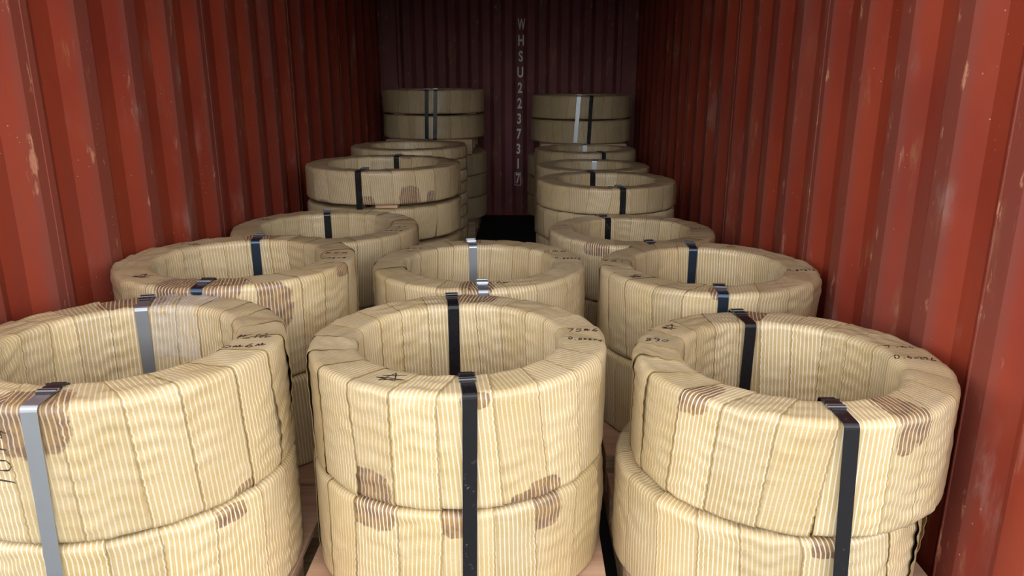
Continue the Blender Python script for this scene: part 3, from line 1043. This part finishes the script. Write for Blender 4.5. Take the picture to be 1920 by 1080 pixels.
STN = {('4L', 0): [(-62, ('o', 0.03), 0.055, 0.075, 0), (-92, ('o', .01), .04, .05, 0), (-128, ('o', .01), .04, .02, 1), (-45, ('o', .02), .03, .05, 1), (75, ('t', .4), .07, .06, 0), (40, ('t', .5), .12, .03, 0), (20, ('t', .6), .1, .02, 0)],
       ('4L', 1): [(-70, ('o', .15), .10, .02, 0), (-85, ('o', .15), .05, .02, 0)],
       ('3R', 0): [(-120, ('t', .95), .06, .03, 0), (-95, ('o', .2), .08, .05, 0)]}

stack('3L', -0.704, 3.197, 0.695, 0.790, 2, 22, 3, 'third-row left stack behind the second row', 101)
stack('3R', 0.634, 3.382, 0.646, 0.750, 2, 22, 3, 'third-row right stack by the right wall', 121)
stack('4L', -0.605, 4.049, 0.868, 0.820, 4, 22, 2, 'tall fourth-row left stack with one black strap', 141, gap=0.017)
stack('4R', 0.595, 4.166, 0.765, 0.760, 4, 22, 2, 'fourth-row right stack', 161, heights=[.1635, .1635, .1635, .1365])
stack('5L', -0.590, 4.880, 0.885, 0.740, 10, 34, 0, 'shaded narrow-coil stack behind the fourth-row left', 181, grp='narrow coils in the shaded left stack')
stack('5R', 0.593, 4.998, 0.748, 0.740, 4, 24, 1, 'fifth-row right stack', 201)
stack('6L', -0.662, 5.693, 0.819, 0.760, 4, 26, 1, 'sixth-row left stack in front of the tall rear one', 221)
stack('6R', 0.603, 5.787, 0.782, 0.765, 4, 26, 1, 'sixth-row right stack in front of the tall rear one', 241)
stack('7L', -0.615, 6.547, 0.690, 0.870, 3, 30, 1, 'rear left stack, below its raised pallet', 261)
stack('7R', 0.605, 6.618, 0.655, 0.870, 3, 30, 1, 'rear right stack, below its raised pallet', 281)
stack('8L', -0.625, 6.547, 1.201, 0.850, 2, 30, 1, 'tall rear left stack, on its raised pallet', 301, z_base=0.693, ph_h=0.115, gap=0.010)
stack('8R', 0.625, 6.618, 1.153, 0.850, 2, 30, 1, 'tall rear right stack, on its raised pallet', 321, z_base=0.658, ph_h=0.11, gap=0.006)

def W2(key, text, th, rad, size, **kw):
    c, turns, h = COILS[(key, 'top')]
    write(c, turns, text, R(th), rad, size, **kw)
W2('3L', '0~6x8', -22.0, 0.325, 0.024, aspect=0.75)
W2('3L', '~5~', -8.0, 0.325, 0.022, aspect=0.9)
W2('3L', '~', 158.0, 0.33, 0.045, aspect=1.2)
W2('3R', '0~6x7', 2.0, 0.315, 0.024, aspect=0.7)
W2('3R', '~', 165.0, 0.315, 0.04, aspect=1.2)

for key, a0, mt, sm, sr, lab, zlo in (
        ('3L', 104, 'black', 'seal', 0.345, 'black strap on the far side of the third-row left stack', PH),
        ('3L', -95, 'black', 'seal', 0.31, 'black strap on the near side of the third-row left stack', PH),
        ('3R', 108, 'black', 'seal', 0.33, 'black strap on the far side of the third-row right stack', PH),
        ('3R', -82, 'black', 'seal', 0.29, 'black strap on the near side of the third-row right stack', PH),
        ('4L', -97, 'black', 'seal', 0.31, 'black strap down the front of the tall fourth-row left stack', PH),
        ('4L', 86, 'black', 'seal', 0.36, 'black strap on the far side of the fourth-row left stack', PH),
        ('4R', -82.5, 'black', 'seal', 0.29, 'black strap down the front of the fourth-row right stack', PH),
        ('4R', 101, 'black', 'seal', 0.33, 'black strap on the far side of the fourth-row right stack', PH),
        ('5R', 82, 'zinc', 'seal', 0.32, 'silver strap on the far side of the fifth-row right stack', PH),
        ('6L', -103, 'sky_tinted', 'seal', 0.31, 'dark strap on the near side of the sixth-row left stack', PH),
        ('6L', 86, 'zinc', 'seal', 0.33, 'silver strap on the far side of the sixth-row left stack', PH),
        ('6R', -74, 'sky_tinted', 'seal', 0.31, 'dark strap on the near side of the sixth-row right stack', PH),
        ('6R', 86, 'zinc', 'seal', 0.33, 'silver strap on the far side of the sixth-row right stack', PH)):
    x, y, D, top = T[key]
    strap('steel_strap', x, y, D, zlo, top, R(a0), R(a0), M[mt], M[sm], lab, D / 2 - 0.006 - 0.109, sr, group='straps on the stacks further inside')
for key, a0, a1, mt, lab in (
        ('8L', -90.3, -91.7, 'black', 'left one of the two black straps on the tall rear left stack'),
        ('8L', -81.0, -83.0, 'black', 'right one of the two black straps on the tall rear left stack'),
        ('8R', -96.5, -99.8, 'zinc', 'slanting silver strap on the tall rear right stack'),
        ('8R', -83.3, -85.2, 'black', 'black strap on the tall rear right stack')):
    x, y, D, top = T[key]
    zb = 0.693 + 0.115 if key == '8L' else 0.658 + 0.11
    strap('steel_strap', x, y, D, zb, top, R(a0), R(a1), M[mt], M['seal'], lab, D / 2 - 0.006 - 0.109, 0.36, group='straps on the tall rear stacks')

# thin wooden slats between coils
def slat(cx, cy, z, ang, length, th, label):
    o = link_mesh('wooden_spacer', box_mesh('wooden_spacer', length, 0.075, th, M['ply'], 0.0012, (0, 0, th / 2)), None, (cx, cy, z))
    o.rotation_euler = (0, 0, ang)
    tag(o, label, 'spacer', 'spacer slats between the coils')


hs4 = (0.868 - PH - 0.003 - 0.051) / 4
for k in range(3):
    z = PH + 0.003 + (k + 1) * hs4 + k * 0.017
    nm = ('bottom', 'middle', 'upper')[k]
    slat(-0.605 + 0.075, 4.049 - 0.345, z - 0.001, R(0), 0.11, 0.0155, '%s spacer slat at the front of the fourth-row left stack' % nm)
    slat(-0.605 - 0.24, 4.049 + 0.25, z - 0.001, R(135), 0.11, 0.0155, '%s spacer slat at the back left of the fourth-row left stack' % nm)
    slat(-0.605 + 0.24, 4.049 + 0.25, z - 0.001, R(45), 0.11, 0.0155, '%s spacer slat at the back right of the fourth-row left stack' % nm)
hz8 = (1.201 - 0.693 - 0.115 - 0.003 - 0.010) / 2
z = 0.693 + 0.115 + 0.003 + hz8
slat(-0.625 - 0.235, 6.547 - 0.285, z - 0.001, R(50), 0.10, 0.0095, 'pale slat at the left between coils of the tall rear left stack')
slat(-0.625 + 0.30, 6.547 - 0.21, z - 0.001, R(-35), 0.12, 0.0095, 'pale slat at the right between coils of the tall rear left stack')
hz9 = (1.153 - 0.658 - 0.11 - 0.003 - 0.006) / 2
z = 0.658 + 0.11 + 0.003 + hz9
slat(0.625 + 0.28, 6.618 - 0.23, z - 0.001, R(-40), 0.12, 0.0055, 'pale slat between the coils of the tall rear right stack')

# black anti-slip mat and a black shade strip on the floor
mt = link_mesh('mat_and_shade_strip', box_mesh('mat_and_shade_strip', 0.50, 2.5, 0.006, M['rubber'], 0.001, (0, 0, 0.003)), None, (0.0, 5.95, 0.0))
tag(mt, 'black rubber mat on the floor between the rear stacks', 'mat')
mt = link_mesh('mat_and_shade_strip', box_mesh('mat_and_shade_strip', 0.05, 1.6, 0.004, M['rubber'], 0.001, (0, 0, 0.002)), None, (0.385, 2.1, 0.0))  # black strip put in the right-hand gap to stand for its shade
tag(mt, 'narrow black strip for the shade on the floor beside the nearest right stack', 'mat')
